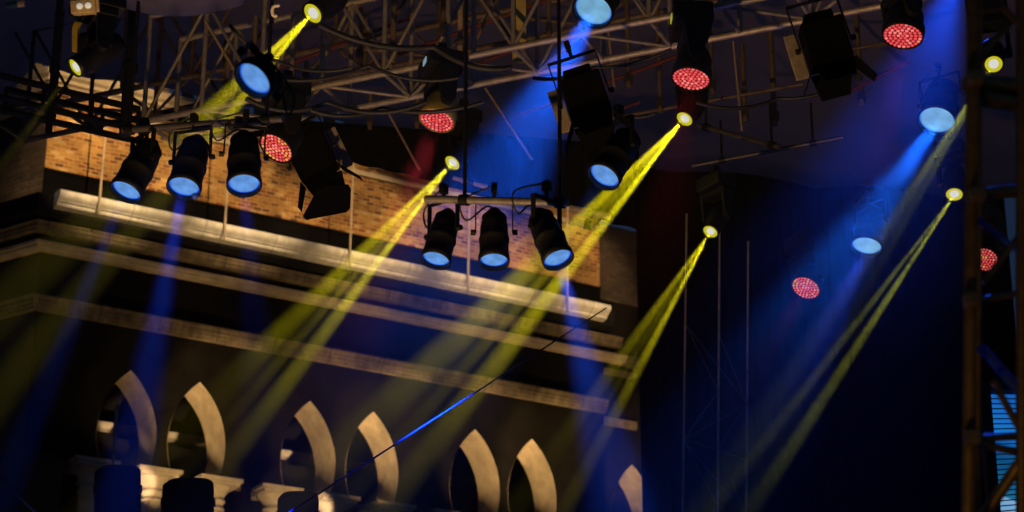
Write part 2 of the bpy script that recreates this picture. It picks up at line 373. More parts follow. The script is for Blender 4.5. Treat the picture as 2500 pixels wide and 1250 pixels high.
# thin rods standing on the cornice
def bl(u, n, z): return BO + UU * u + NN * n + Vector((0, 0, z))
for u, why in ((.67, 'by the corner of the building'), (2.90, 'below the lamp bar on the brick wall'), (5.27, 'crossed by the yellow beam'), (7.65, 'between the two upright blue lamps'), (9.77, 'below the tilted blue lamp')):
    a = bl(u, .77, 14.98); b_ = a + Vector((.02, .0, 2.3))
    MB().tube([a, b_], [.022, .012], 8).build('cornice_rod', STONE).location = (0, 0, 0)
    tag(COL.objects[-1], 'thin pale rod rising from the cornice ' + why, 'rod', 'rods standing along the cornice')

# ------------------------------------------------------------------ truss and pipes
def truss(name, label, cat, nodesA, off, up, r, rb, m, mb_, diag=True, group=None, faces='both', alt=0):
    """nodesA: list of points on the lower front chord; off: vector to the rear chord; up: vector to the top chords"""
    t = thing(name, label, cat, nodesA[0], group)
    for o in (Vector(), off, up, off + up):
        MB().tube([nodesA[0] + o, nodesA[-1] + o], r, 12).build('chord', m, t)
    for i, p in enumerate(nodesA):
        for o in (Vector(), off): MB().tube([p + o, p + o + up], rb * 1.15, 8).build('brace', mb_, t)
        MB().tube([p, p + off], rb, 8).build('brace', mb_, t)
        if diag and i < len(nodesA) - 1:
            qn = nodesA[i + 1]
            a, b_ = (p, qn + up) if (i + alt) % 2 == 0 else (p + up, qn)
            for o in (Vector(), off): MB().tube([a + o, b_ + o], rb * .85, 8).build('brace', mb_, t)
            MB().tube([p, qn + off] if i % 2 else [p + off, qn], rb * .85, 8).build('brace', mb_, t)
    return t
LA = atz(560, 258, 8.9); LB = atz(1900, -10, 8.9); WD = (LB - LA).normalized(); PERP = Vector((-WD.y, WD.x, 0))
if PERP.y < 0: PERP = -PERP
n0 = atz(785, 210, 8.9); nodes = [n0 + WD * .54 * i for i in range(-3, 10)]
truss('roof_truss', 'long silver box truss slanting across the top, its braces lit warm', 'truss', nodes, PERP * .46, Vector((0, 0, .95)), .026, .017, ALU, ALU)
# rear truss, further back and browner
n1 = atz(640, 150, 10.9); nodes2 = [n1 + WD * .8 * i for i in range(-4, 11)]
truss('rear_truss', 'brown steel truss further back behind the silver truss', 'truss', nodes2, PERP * .6, Vector((0, 0, 1.3)), .03, .02, RUST, RUST, alt=1)
# left black truss crossing the brick wall
q0 = at(104, 262, 15.5); q1 = at(335, 316, 16.2); nd = [q0.lerp(q1, i / 2) for i in range(-1, 3)]
truss('black_truss', 'black painted truss crossing in front of the brick wall', 'truss', nd, Vector((.03, .25, .0)), Vector((0, 0, .17)), .026, .014, BLACK, BLACK, diag=False)
for px, w, y0, why in ((305, 15, 330, 'thick black upright beside the leftmost lamp bar'), (118, 9, 330, 'black upright at the left end of the brick wall')):
    p = at(px, y0, 15.2); r = w / F * 15.2
    mbx = MB(); mbx.tube([p, p + Vector((0, 0, 2.2))], r, 12)
    o = mbx.build('upright_post', BLACK, None, p); tag(o, why, 'post')
    MB().tube([p + Vector((0, 0, .5)), p + Vector((0, 0, .56))], r * 1.35, 12).build('collar', BLACK, o, p)
# timber posts behind the truss
for px, w, y1, z_, m_, lab in ((1123, 6, 132, 17.5, WOOD, 'narrow pale timber post behind the silver truss'), (1268, 17, 152, 16.6, YLIT_WOOD, 'wide yellow-lit timber post behind the silver truss'), (1157, 5, 132, 17.4, STEEL, 'slim steel post close beside the narrow timber post')):
    p = at(px, y1, z_); h = w / F * z_
    o = MB().box(p + Vector((0, 0, 1.0)), Vector((h, 0, 0)), Vector((0, .02, 0)), Vector((0, 0, 1.0))).build('timber_post' if m_ is not STEEL else 'steel_post', m_, None, p, bevel=.004); tag(o, lab, 'post')
    MB().box(p + Vector((0, -.025, .10)), Vector((h * 1.04, 0, 0)), Vector((0, .004, 0)), Vector((0, 0, .03))).build('bracket', RUST, o, p)

TUB = [(625, 40, 175, 17.2, .020, 'short brown tube by the white clamp'), (748, 150, 225, 17.0, .017, 'brown tube left of the bright upright'), (882, 20, 180, 18.6, .020, 'brown tube left of the thick bright tube'),
       (963, -30, 186, 17.6, .026, 'thick bright tube rising from the silver truss'), (1084, -30, 118, 18.4, .022, 'brown tube left of the narrow timber post'), (1340, -30, 118, 18.0, .020, 'brown tube by the cyan lamp'),
       (1420, -30, 300, 19.4, .018, 'dim tube behind the cyan lamp'), (1530, -30, 260, 19.0, .024, 'dim tube left of the yellow display'), (1604, -30, 330, 19.4, .022, 'dim tube close left of the red light'),
       (1730, -30, 280, 19.6, .02, 'dim tube close right of the red light'), (1812, 110, 330, 19.8, .022, 'dim tube left of the brown plate'), (1880, 60, 350, 19.8, .026, 'dim tube behind the brown plate'), (2015, 40, 120, 19.0, .018, 'short pale tube right of the brown plate'), (2090, 30, 300, 20.0, .024, 'dim tube left of the upper right red light'), (905, 230, 330, 18.8, .02, 'dim tube over the barn doors'), (1020, 215, 330, 18.8, .022, 'dim tube left of the olive moving head'), (560, 90, 260, 18.0, .022, 'dim tube above the middle blue lamps')]
for px, ya, yb_, d, r, why in TUB:
    a = at(px, ya, d); b_ = at(px, yb_, d); b_.x = a.x; b_.y = a.y
    o = MB().tube([a, b_], r, 10).build('scaffold_tube', RUST, None, b_); tag(o, why, 'tube', 'upright scaffold tubes behind the lamps')
    MB().box(b_ + Vector((0, 0, .09)), Vector((r * 1.5, 0, 0)), Vector((0, r * 1.6, 0)), Vector((0, 0, .035))).build('coupler', DARKS, o, b_)
for a, b_, d, r, why in (((1480, 160), (1900, 60), 19.2, .018, 'dim cross tube above the yellow display'), ((1430, 300), (1960, 205), 19.3, .018, 'dim cross tube behind the red light'), ((1960, 135), (2260, 95), 19.4, .018, 'dim cross tube left of the upper red light'),
                   ((2005, 135), (2180, 100), 18.6, .012, 'thin pale tube high on the right'), ((1185, 215), (1300, 390), 17.0, .011, 'thin tilted tube right of the olive moving head'), ((945, 270), (1025, 415), 17.0, .011, 'thin tilted tube beside the red haze'), ((1485, 70), (1500, 215), 16.8, .012, 'thin tube under the cyan lamp'), ((1790, 100), (1812, 320), 16.8, .012, 'thin leaning tube right of the red light'), ((500, 50), (590, 200), 15.5, .012, 'thin leaning tube above the large blue lamp'), ((1215, -20), (1165, 95), 17.8, .013, 'thin leaning tube between the timber posts')):
    pa = at(*a, d); o = MB().tube([pa, at(*b_, d)], r, 8).build('scaffold_tube', RUST, None, pa); tag(o, why, 'tube', 'cross tubes behind the lamps')

def bar(name, lab, a, b_, drops, r=.024, m=BLACK, ztop=9.2):
    t = thing(name, lab, 'pipe', (a + b_) / 2, 'hanging pipes for the lamps')
    MB().tube([a, b_], r, 12).build('pipe', m, t)
    for k in drops:
        p = a.lerp(b_, k); MB().tube([p, Vector((p.x, p.y, max(ztop, p.z + .4)))], .012, 8).build('drop_rod', BLACK, t)
        MB().tube([p - (b_ - a).normalized() * .03, p + (b_ - a).normalized() * .03], r * 1.5, 12).build('clamp', BLACK, t)
    return t
DARKT = mat('dark_pipe', (.10, .085, .085), .45, .5, .3, 12)
bar('hanging_pipe', 'dark pipe carrying the three blue lamps before the brick wall', at(300, 318, 13.9), at(690, 290, 13.6), (.04, .9), m=DARKT)
bar('hanging_pipe', 'dark pipe carrying the three blue lamps right of the beam', at(1040, 486, 13.1), at(1386, 495, 12.6), (.28, .95), m=STEEL)
bar('hanging_pipe', 'dark sloping pipe beside the bright yellow lamp', at(1705, 306, 18.8), at(1905, 360, 18.2), (.1, .9), m=DARKT)
bar('hanging_pipe', 'dark pipe lying crosswise under the sloping pipe', at(1690, 405, 19.6), at(2060, 335, 19.2), (.2, .8), r=.02, m=DARKT)
bar('hanging_pipe', 'short pale pipe end beside the blue lamp over the arcade', at(1390, 508, 18.4), at(1490, 529, 18.4), (.5,), r=.032, m=WOOD)
bar('hanging_pipe', 'short pale pipe just under the other pale pipe end', at(1388, 540, 18.5), at(1480, 558, 18.5), (.5,), r=.028, m=WOOD)

bar('hanging_pipe', 'short pale piece standing in for the roof coping line', at(1106, 434, 18.6), at(1190, 457, 18.6), (.5,), r=.02, m=WOOD)  # stands in for the coping that the drape hides
# ------------------------------------------------------------------ canopy over the stage
def canvas_mat():
    m = bpy.data.materials.new('grey_canvas'); m.use_nodes = True
    nt = m.node_tree; L = nt.links; nt.nodes.clear(); out = nt.nodes.new('ShaderNodeOutputMaterial')
    d = nt.nodes.new('ShaderNodeBsdfDiffuse'); t = nt.nodes.new('ShaderNodeBsdfTranslucent'); mx = nt.nodes.new('ShaderNodeMixShader'); mx.inputs[0].default_value = .88
    tc = nt.nodes.new('ShaderNodeTexCoord'); n = nt.nodes.new('ShaderNodeTexNoise'); n.inputs['Scale'].default_value = 1.2; n.inputs['Detail'].default_value = 6
    L.new(tc.outputs['Object'], n.inputs['Vector'])
    r = nt.nodes.new('ShaderNodeValToRGB'); r.color_ramp.elements[0].color = (.52, .42, .46, 1); r.color_ramp.elements[1].color = (.70, .58, .62, 1)
    L.new(n.outputs['Fac'], r.inputs[0]); L.new(r.outputs[0], d.inputs[0]); L.new(r.outputs[0], t.inputs[0])
    L.new(d.outputs[0], mx.inputs[1]); L.new(t.outputs[0], mx.inputs[2]); L.new(mx.outputs[0], out.inputs[0]); return m
CANVAS = canvas_mat()
cn = thing('stage_canopy', 'purple grey canvas roof sheet stretched behind the trusses', 'canopy', at(1200, 200, 26))
N1, N2 = 60, 10; vs = []
for i in range(N1 + 1):
    px = -150 + 2850 * i / N1
    for j in range(N2 + 1):
        k = j / N2
        yb = 150 + .215 * px - .00003 * px * px
        yb += 120 * max(0, min(1, (75 - px) / 60))
        sagy = -18 * abs(math.sin(i * math.pi / 7.5)) * (1 - k)
        p = at(px, yb + sagy, 27).lerp(at(px, -420, 17), k)
        p.z -= .5 * math.sin(k * math.pi) * (.6 + .4 * math.sin(i * math.pi / 7.5))
        vs.append(p)
cb = MB().add(vs, [(i * (N2 + 1) + j, (i + 1) * (N2 + 1) + j, (i + 1) * (N2 + 1) + j + 1, i * (N2 + 1) + j + 1) for i in range(N1) for j in range(N2)], True)
sh = cb.build('canvas_sheet', CANVAS, cn); sm_ = sh.modifiers.new('thick', 'SOLIDIFY'); sm_.thickness = .01
for a, b_ in (((620, 190), (1010, 40)), ((780, 205), (1420, -30)), ((1000, 215), (1330, 95)), ((1270, 280), (1700, 120)), ((1420, 300), (1560, 250)), ((2060, 230), (2220, 150))):
    MB().tube([at(a[0], a[1], 19.5), at(b_[0], b_[1], 18.2)], .016, 6).build('webbing_strap', REDWEB, cn)
# a lighter swag of cloth hanging at the top left
sw = MB(); vs = []; n_ = 24
for i in range(n_ + 1):
    k = i / n_; px = 270 + 330 * k; lo = 8 + 32 * math.sin(k * math.pi) ** .8
    for j in range(5):
        p = at(px, -140 + (lo + 140) * j / 4, 14.4 - .5 * math.sin(j / 4 * math.pi) + .06 * math.sin(k * 21 + j)); vs.append(p)
sw.add(vs, [(i * 5 + j, i * 5 + j + 1, (i + 1) * 5 + j + 1, (i + 1) * 5 + j) for i in range(n_) for j in range(4)], True)
swm = mat('pale_lilac_cloth', (.06, .055, .12), .9, 0, .3, 4, .2)
so = tag(sw.build('cloth_swag', swm, None, at(430, -20, 14.4)), 'pale lilac cloth swag hanging at the top left', 'cloth')
so.modifiers.new('thick', 'SOLIDIFY').thickness = .006

dr = MB(); vs = []; lowl = [(400, 292), (560, 318), (640, 335), (800, 385), (1000, 428), (1200, 486), (1400, 505), (1490, 545), (1560, 560)]
def low(x):
    for (a, b), (c_, d_) in zip(lowl, lowl[1:]):
        if x <= c_: return b + (d_ - b) * (x - a) / (c_ - a)
    return lowl[-1][1]
for i in range(121):
    px = 400 + 1160 * i / 120; d = 21 + .10 * math.sin(i * 1.1) + .05 * math.sin(i * 2.7)
    y0 = low(px) + 1.5 * math.sin(i * .9); y1 = 268 + (px - 400) * .075
    for j in range(4): vs.append(at(px, y0 + (y1 - y0) * j / 3, d))
dr.add(vs, [(i * 4 + j, (i + 1) * 4 + j, (i + 1) * 4 + j + 1, i * 4 + j + 1) for i in range(120) for j in range(3)], True)
do = tag(dr.build('masking_drape', BLACKM, None, at(980, 380, 21)), 'black cloth border hanging over the top of the brick wall', 'drape')
do.modifiers.new('thick', 'SOLIDIFY').thickness = .01

# black curtain and tower at the back right
cv = MB(); vs = []; nn_ = 220; cz0, cz1 = 0.3, 15.2
A0 = at(1566, 900, 31); A1 = at(2480, 900, 27.5)
for i in range(nn_ + 1):
    k = i / nn_; p = A0.lerp(A1, k); d = (A1 - A0).normalized(); nrm = Vector((d.y, -d.x, 0))
    w = .09 * math.sin(k * 150) + .05 * math.sin(k * 61 + 1)
    for z in (cz0, 5, 10, cz1): vs.append(Vector((p.x, p.y, z)) + nrm * w)
cv.add(vs, [(i * 4 + j, (i + 1) * 4 + j, (i + 1) * 4 + j + 1, i * 4 + j + 1) for i in range(nn_) for j in range(3)], True)
cu = tag(cv.build('black_curtain', BLACKM, None, Vector((A0.x, A0.y, 0))), 'tall black backstage curtain hanging in folds right of the building', 'curtain')
cu.modifiers.new('thick', 'SOLIDIFY').thickness = .012
tw = thing('lattice_tower', 'slim three legged lattice tower in front of the black curtain', 'tower', at(1750, 1250, 22))
zb, zt = 4.5, at(1750, 560, 22).z
legs = [at(1667, 1240, 21.6), at(1752, 1240, 21.9), at(1822, 1240, 22.3)]
legt = [at(1676, 560, 21.6), at(1757, 560, 21.9), at(1827, 560, 22.3)]
def lg_at(i, z):
    k = (z - legs[i].z) / (legt[i].z - legs[i].z); return legs[i].lerp(legt[i], k)
for i in range(3): MB().tube([lg_at(i, 0), lg_at(i, zt)], .012, 8).build('leg', STEEL, tw)
zz = [zb + .55 * i for i in range(int((zt - zb) / .55))]
for a, b_ in ((0, 1), (1, 2), (0, 2)):
    m_ = MB()
    for i, z in enumerate(zz[:-1]):
        c_, e_ = (a, b_) if i % 2 == 0 else (b_, a)
        m_.tube([lg_at(c_, z), lg_at(e_, zz[i + 1])], .006, 6)
        if i % 3 == 0: m_.tube([lg_at(a, z), lg_at(b_, z)], .006, 6)
    m_.build('lacing', DARKT, tw)

# foreground tower at the right edge
ft = thing('scaffold_tower', 'blurred brown scaffold tower standing close at the right edge', 'tower', at(2365, 1250, 7.2))
def P7(x, y, d=7.2): return at(x, y, d)
def vline(name, x, d, r, m):
    return MB().tube([at(x[1], 1750, d), at(x[0], -120, d)], r, 14).build(name, m, ft)
OLIVE = mat('olive_brown_steel', (.26, .17, .06), .5, .5, .5, 12)
vline('leg', (2379, 2359), 7.1, .023, OLIVE); vline('leg', (2392, 2384), 7.7, .012, OLIVE); vline('leg', (2497, 2494), 7.1, .016, OLIVE); vline('leg', (2486, 2486), 7.8, .010, OLIVE)
for a, b_, r in (((2364, 205), (2530, 215), .034), ((2392, 240), (2530, 262), .03), ((2364, 478), (2500, 462), .022), ((2380, 734), (2500, 714), .012), ((2370, 1072), (2500, 1064), .014), ((2378, 1080), (2500, 1108), .014)):
    MB().tube([P7(*a), P7(*b_, 7.4)], r, 10).build('rail', OLIVE, ft)
for a, b_, r, m_ in (((2386, 148), (2470, 50), .012, OLIVE), ((2420, -10), (2500, 70), .012, OLIVE), ((2400, 690), (2500, 560), .011, OLIVE), ((2500, 1115), (2400, 1262), .022, OLIVE), ((2425, 930), (2485, 1040), .013, OLIVE), ((2378, 528), (2505, 628), .010, BLUELIT), ((2397, 850), (2452, 912), .018, BLUELIT), ((2452, 912), (2510, 975), .018, BLUELIT)):
    o = MB().tube([P7(*a), P7(*b_, 7.3)], r, 10).build('brace', m_, ft)
    if m_ is BLUELIT: o['label'] = 'diagonal brace coloured by blue light'
for x, y in ((2372, 732), (2380, 190), (2386, 475), (2372, 1068)):
    MB().box(P7(x, y, 7.05), Vector((.026, 0, 0)), Vector((0, .026, 0)), Vector((0, 0, .022))).build('coupler', OLIVE, ft, bevel=.006)
# LED screen seen through it
def screen_mat():
    m = bpy.data.materials.new('blue_screen'); m.use_nodes = True; nt = m.node_tree; L = nt.links; nt.nodes.clear()
    out = nt.nodes.new('ShaderNodeOutputMaterial'); em = nt.nodes.new('ShaderNodeEmission'); tc = nt.nodes.new('ShaderNodeTexCoord')
    sp = nt.nodes.new('ShaderNodeSeparateXYZ'); L.new(tc.outputs['Generated'], sp.inputs[0])
    r = nt.nodes.new('ShaderNodeValToRGB'); r.color_ramp.interpolation = 'EASE'; e = r.color_ramp.elements
    e[0].position = 0; e[0].color = (.02, .2, .33, 1); e[1].position = 1; e[1].color = (.008, .10, .43, 1)
    for p, c_ in ((.08, (.16, .36, .62)), (.15, (.2, .4, .66)), (.17, (.01, .13, .27)), (.42, (.004, .075, .21)), (.5, (.006, .09, .30)), (.62, (.01, .16, .55))):
        q = e.new(p); q.color = (*c_, 1)
    L.new(sp.outputs[2], r.inputs[0]); L.new(r.outputs[0], em.inputs[0]); L.new(em.outputs[0], out.inputs[0]); m.cycles.emission_sampling = 'NONE'; return m
ls = thing('video_screen', 'blue glowing louvred video screen behind the scaffold tower', 'screen', at(2452, 1250, 20))
s0, s1 = at(2440, 1262, 19.8), at(2528, 1254, 20.4); top = at(2412, 925, 19.8).z - s0.z
bs = MB(); dvec = s1 - s0; bs.prism([s0, s1, s1 + Vector((0, 0, top)), s0 + Vector((0, 0, top))], Vector((.0, .06, 0))); bs.build('panel', screen_mat(), ls)
sl = MB(); ns_ = 24
for i in range(ns_ + 1):
    z = top * i / ns_; sl.tube([s0 + Vector((0, -.012, z)), s1 + Vector((0, -.012, z))], .0065, 6)
sl.build('louvre', BLACK, ls)
MB().box(s0 + Vector((-.05, 0, top / 2)), Vector((.05, 0, 0)), Vector((0, .08, 0)), Vector((0, 0, top / 2 + .1))).box(s0 + dvec / 2 + Vector((0, 0, top + .06)), dvec / 2, Vector((0, .08, 0)), Vector((0, 0, .05))).build('frame', BLACK, ls)
GREEN = mat('green_mark', (.1, .5, .1), .5, emis=(.1, .75, .15), estr=.8)
gmk = s0 + dvec * .55 + Vector((0, -.025, at(2461, 1137, 20).z - s0.z)); MB().box(gmk, Vector((.005, 0, 0)), Vector((0, .004, 0)), Vector((0, 0, .028))).build('green_cursor', GREEN, ls)

# ------------------------------------------------------------------ lamps
BLUE_LENS = lens_mat('blue_lens', (.12, .30, .70), (.008, .09, .75), .83, 1.0, .22)
CYAN_LENS = lens_mat('cyan_lens', (.17, .40, .62), (.01, .14, .68), .86, 1.0, .18)
YELLOW_LENS = lens_mat('yellow_lens', (.68, .68, .62), (.55, .50, .01), .50, 1.0)
LED_M = mat('red_led', (.3, .02, .02), .4, emis=(.80, .085, .085), estr=.85)
LED_B = mat('bright_red_led', (.3, .03, .03), .4, emis=(.95, .22, .20), estr=.9)
LED_Y = mat('warm_led', (.3, .1, .02), .4, emis=(.85, .36, .08), estr=.85)
LED_D = mat('dark_led_plate', (.02, .002, .002), .5, emis=(.05, .001, .003), estr=.6)
LED_P = mat('red_led_plate', (.12, .005, .01), .5, emis=(.20, .002, .012), estr=.6)
DISP_B = mat('blue_display', (.1, .2, .25), .3, emis=(.25, .42, .5), estr=.6)
DISP_Y = mat('yellow_display', (.2, .2, .02), .3, emis=(.45, .45, .03), estr=.6)
DISP_G = mat('green_display', (.1, .2, .02), .3, emis=(.22, .40, .03), estr=.6)
YLIT_CASING = mat('yellow_lit_casing', (.30, .22, .03), .4, 0, .3, 12)  # yellow light is put into the casing colour
def frame_of(ellang, r):
    """lens normal seen as an ellipse: major axis at ellang degrees in the picture, minor/major = r"""
    a = math.radians(ellang); M = CX * math.cos(a) - CU * math.sin(a); m = -CX * math.sin(a) - CU * math.cos(a)
    return M, m, (m * math.sqrt(1 - r * r) - CF * r).normalized()
UNIT = MB().disc(1.0, 0, 40)
LENS_ME = {}
def lens_obj(name, m, t, p, Z, r):
    if m.name not in LENS_ME: LENS_ME[m.name] = UNIT.mesh('lens', m)
    o = bpy.data.objects.new(name, LENS_ME[m.name]); COL.objects.link(o); o.parent = t
    X, Y, Zd = basis(Z); R = Matrix((X, Y, Zd)).transposed().to_4x4()
    o.matrix_local = Matrix.Translation(p - Vector(t['org'])) @ R @ Matrix.Diagonal((r, r, r, 1)); return o
def hang(t, pv, X, rad, up, h=.2):
    """U yoke round the pivot, a clamp hook on top"""
    up = up.normalized(); a = pv + X * (rad + .022); b_ = pv - X * (rad + .022)
    ym = MB()
    w = up.cross(X).normalized() * .016
    for q in (a, b_): ym.box(q + up * h * .5, X * .004, w, up * h * .5)
    ym.box(pv + up * (h + .004), X * (rad + .026), w, up * .004); ym.build('yoke', BLACK, t)
    for q, s in ((a, 1), (b_, -1)): MB().tube([q, q + X * s * .03], .018, 10).build('knob', BLACK, t)
    top = pv + up * (h + .01); MB().tube([top, top + up * .06], .012, 8).box(top + up * .08, X * .018, w * 1.6, up * .03).build('clamp', BLACK, t)
    return top + up * .1
def par(px, py, maj, r, ang, label, cat='stage lamp', D=.2, L=.44, lens=BLUE_LENS, group='blue stage lamps', up=None, beam=None):
    d = D * F / maj; p = at(px, py, d); M, m, Z = frame_of(ang, r)
    X, Y, _ = basis(Z); ax = (X, Y, Z)
    t = thing('par_can', label, cat, p, group); R = D / 2 * 1.0
    body = MB()
    body.lathe([(R * 1.02, .012), (R * 1.12, .012), (R * 1.12, -.03), (R * 1.04, -.034), (R * 1.04, -L * .36), (R * 1.10, -L * .37), (R * 1.10, -L * .42), (R * 1.04, -L * .43), (R * 1.0, -L * .62), (R * .86, -L * .80), (R * .62, -L * .92), (R * .34, -L), (.001, -L * 1.01)], p, ax, 32)
    body.lathe([(R * 1.02, .012), (R * .985, -.02), (R * .98, -L * .6), (R * .5, -L * .86), (.001, -L * .9)], p, ax, 32)
    for k in range(10): body.lathe([(R * .9, -L * (.66 + .02 * k)), (R * (.99 - .03 * k), -L * (.67 + .02 * k)), (R * .8, -L * (.68 + .02 * k))], p, ax, 24)
    body.build('body', BLACK, t)
    lens_obj('lens', lens, t, p - Z * .018, Z, R * .99)
    up = up or Vector((0, 0, 1)); pv = p - Z * L * .55; tx = Z.cross(up).normalized()
    top = hang(t, pv, tx, R * 1.06, up, .2)
    tail = p - Z * L; cb_ = MB(); q = [tail, tail - Z * .06 + tx * .05 - Vector((0, 0, .03)), tail + tx * .17 - Vector((0, 0, .07)), tail + tx * .2 + Vector((0, 0, .06)), top]
    pts = []
    for i in range(len(q) - 1):
        for k in range(5):
            u = k / 5; p0 = q[max(i - 1, 0)]; p1 = q[i]; p2 = q[i + 1]; p3 = q[min(i + 2, len(q) - 1)]
            pts.append(.5 * ((2 * p1) + (p2 - p0) * u + (2 * p0 - 5 * p1 + 4 * p2 - p3) * u * u + (3 * p1 - p0 - 3 * p2 + p3) * u ** 3))
    cb_.tube(pts + [q[-1]], .006, 6).build('cable', RUBBER, t)
    if beam:
        for (bang, br, pw, col, full, blend) in beam:
            Z2 = (bang - p).normalized() if isinstance(bang, Vector) else frame_of(bang, br)[2]
            spot('lamp', p + Z * .035, Z2, pw, col, full, blend, t, R * .35)
    return t
LED_PTS = []
for ring_, cnt in ((0, 1), (1, 6), (2, 12), (3, 18), (4, 24)):
    for k in range(cnt):
        a = 2 * math.pi * (k + .3 * ring_) / cnt; LED_PTS.append((ring_ / 4.55 * math.cos(a), ring_ / 4.55 * math.sin(a)))
def wash(px, py, maj, r, ang, label, D=.26, plate=None, warm=.0, disp=None, up=None, beam=None, group='red moving wash lights', headc=None):
    d = D * F / maj; p = at(px, py, d); M, m, Z = frame_of(ang, r); X, Y, _ = basis(Z); ax = (X, Y, Z)
    t = thing('wash_light', label, 'stage light', p, group); R = D / 2
    MB().lathe([(R * .99, -.004), (R * 1.0, .006), (R * 1.05, .006), (R * 1.08, -.01), (R * 1.08, -.07), (R * .98, -.10), (R * .95, -.17), (R * .75, -.23), (R * .4, -.255), (.001, -.26)], p, ax, 36).build('head', headc or BLACK, t)
    pl = lens_obj('led_plate', plate or LED_P, t, p - Z * .006, Z, R * .995)
    rd, yl, br_ = MB(), MB(), MB(); rnd = random.Random(int(px))
    for x, y in LED_PTS:
        (yl if rnd.random() < warm else (br_ if rnd.random() < .3 else rd)).dome(p + (X * x + Y * y) * R - Z * .003, ax, R * .092, .7)
    rd.build('led_cluster', LED_M, t)['kind'] = 'stuff'
    br_.build('bright_led_cluster', LED_B, t)['kind'] = 'stuff'
    if yl.v: yl.build('warm_led_cluster', LED_Y, t)['kind'] = 'stuff'
    up = (up or Vector((0, .15, 1))).normalized(); tx = Z.cross(up).normalized(); pv = p - Z * .11
    w = up.cross(tx).normalized()
    h = R * 1.75
    for s in (-1, 1):
        am = MB(); a = pv + tx * s * (R * 1.08 + .03)
        am.prism([a - w * .055 + tx * s * .018, a + w * .055 + tx * s * .018, a + w * .075 + up * h + tx * s * .018, a - w * .075 + up * h + tx * s * .018], tx * -s * .036)
        am.tube([a - tx * s * .03, a + tx * s * .022], .05, 14); am.build('arm', BLACK, t)
    MB().box(pv + up * (h + .03), tx * (R * 1.08 + .05), w * .08, up * .032).build('yoke', BLACK, t, bevel=.01)
    bc = pv + up * (h + .15)
    bo = MB().box(bc, tx * .16, w * .14, up * .075).build('base', BLACK, t, bevel=.015)
    if disp:
        f_ = -w if (-w).dot(CF) < 0 else w
        MB().box(bc + f_ * .142 - tx * .03, tx * .035, f_ * .004, up * .024).build('display', disp, bo, Vector(t['org']))
    MB().tube([bc + up * .07, bc + up * .16], .014, 8).box(bc + up * .18, tx * .025, w * .03, up * .03).build('clamp', BLACK, t)
    if beam:
        for (bang, br, pw, col, full, blend) in beam: spot('lamp', p + Z * .03, frame_of(bang, br)[2], pw, col, full, blend, t, R * .5)
    return t
YCOL = (1.0, .84, .006); YB = 36.0
def beamer(px, py, maj, r, ang, bang, label, power, D=.11, br=-.25, fan=((-5.0, 6.4, .42), (-.8, 3.2, .50), (3.2, 4.6, 1.0)), col=YCOL, up=None, pipe=None):
    d = D * F / maj; p = at(px, py, d); M, m, Z = frame_of(ang, r); X, Y, _ = basis(Z); ax = (X, Y, Z); R = D / 2
    t = thing('beam_light', label, 'stage light', p, 'yellow beam moving heads')
    L = .34
    b = MB(); b.lathe([(R * 1.0, .004), (R * 1.14, .004), (R * 1.16, -.03), (R * 1.16, -.10), (R * 1.4, -.13), (R * 1.4, -L * .8), (R * 1.1, -L), (.001, -L * 1.02)], p, ax, 28)
    b.lathe([(R * 1.0, .004), (R * .985, -.02), (R * .985, -L * .8), (.001, -L * .9)], p, ax, 28); b.build('head', BLACK, t)
    lens_obj('lens', YELLOW_LENS, t, p - Z * .008, Z, R * .995)
    up = (up or Vector((0, .1, 1))).normalized(); tx = Z.cross(up).normalized(); w = up.cross(tx).normalized(); pv = p - Z * L * .55; h = .2
    for s in (-1, 1):
        a = pv + tx * s * (R * 1.4 + .03)
        MB().prism([a - w * .045 + tx * s * .014, a + w * .045 + tx * s * .014, a + w * .06 + up * h + tx * s * .014, a - w * .06 + up * h + tx * s * .014], tx * -s * .028).tube([a - tx * s * .03, a + tx * s * .018], .035, 12).build('arm', BLACK, t)
    MB().box(pv + up * (h + .025), tx * (R * 1.4 + .05), w * .065, up * .026).build('yoke', BLACK, t, bevel=.008)
    bc = pv + up * (h + .12); MB().box(bc, tx * .13, w * .11, up * .06).build('base', BLACK, t, bevel=.012)
    MB().tube([bc + up * .05, bc + up * .14], .014, 8).box(bc + up * .15, tx * .025, w * .03, up * .03).build('clamp', BLACK, t)
    M2, m2, Z2 = frame_of(bang, br)
    for off, full, k in fan:
        dz = (Z2 + M2 * math.tan(math.radians(off))).normalized()
        spot('lamp', p + Z * .012 - dz * .02, dz, power * k * YB, col, full * 1.1, 1.0, t, .012)
    return t
BC = (.02, .16, 1.0); BD = (.006, .05, 1.0); RC = (1, .02, .06)
KB = 7.0
par(308, 466, 76, .58, 22, 'leftmost blue lamp in the row before the brick wall, tilted left', beam=[(20, .2, 15000 * KB, (.008, .08, 1), 9, 1.0)])
par(449, 457, 77, .65, 8, 'middle blue lamp hanging before the brick wall with a pale streak', beam=[(9, .2, 34000 * KB, (.007, .07, 1), 13, 1.0)])
par(596, 450, 78, .64, -6, 'third blue lamp before the brick wall, next to the red light', beam=[(-6, .2, 3000 * KB, BD, 16, .8)])
par(620, 193, 94, .68, 38, 'large blue lamp at the foot of the top yellow beam', beam=[(38, .5, 300 * KB, BC, 20, .8)], D=.165, L=.08, up=CF * .9 + CU * .3)
par(1064, 633, 68, .58, 14, 'left lamp of the three hanging over the lower arcade', D=.17, L=.38, beam=[(at(850, 1160, 14.45), .45, 10 * KB, BD, 34, .9)])
par(1206, 636, 69, .58, 0, 'upright blue lamp pointing straight down over the cornice', D=.17, L=.38, beam=[(0, .45, 400 * KB, BD, 16, .8)])
par(1362, 631, 72, .60, -22, 'blue lamp tilted to the right at the end of its pipe', D=.17, L=.38, beam=[(-14, .2, 30000 * KB, (.01, .09, 1), 20, .85)])
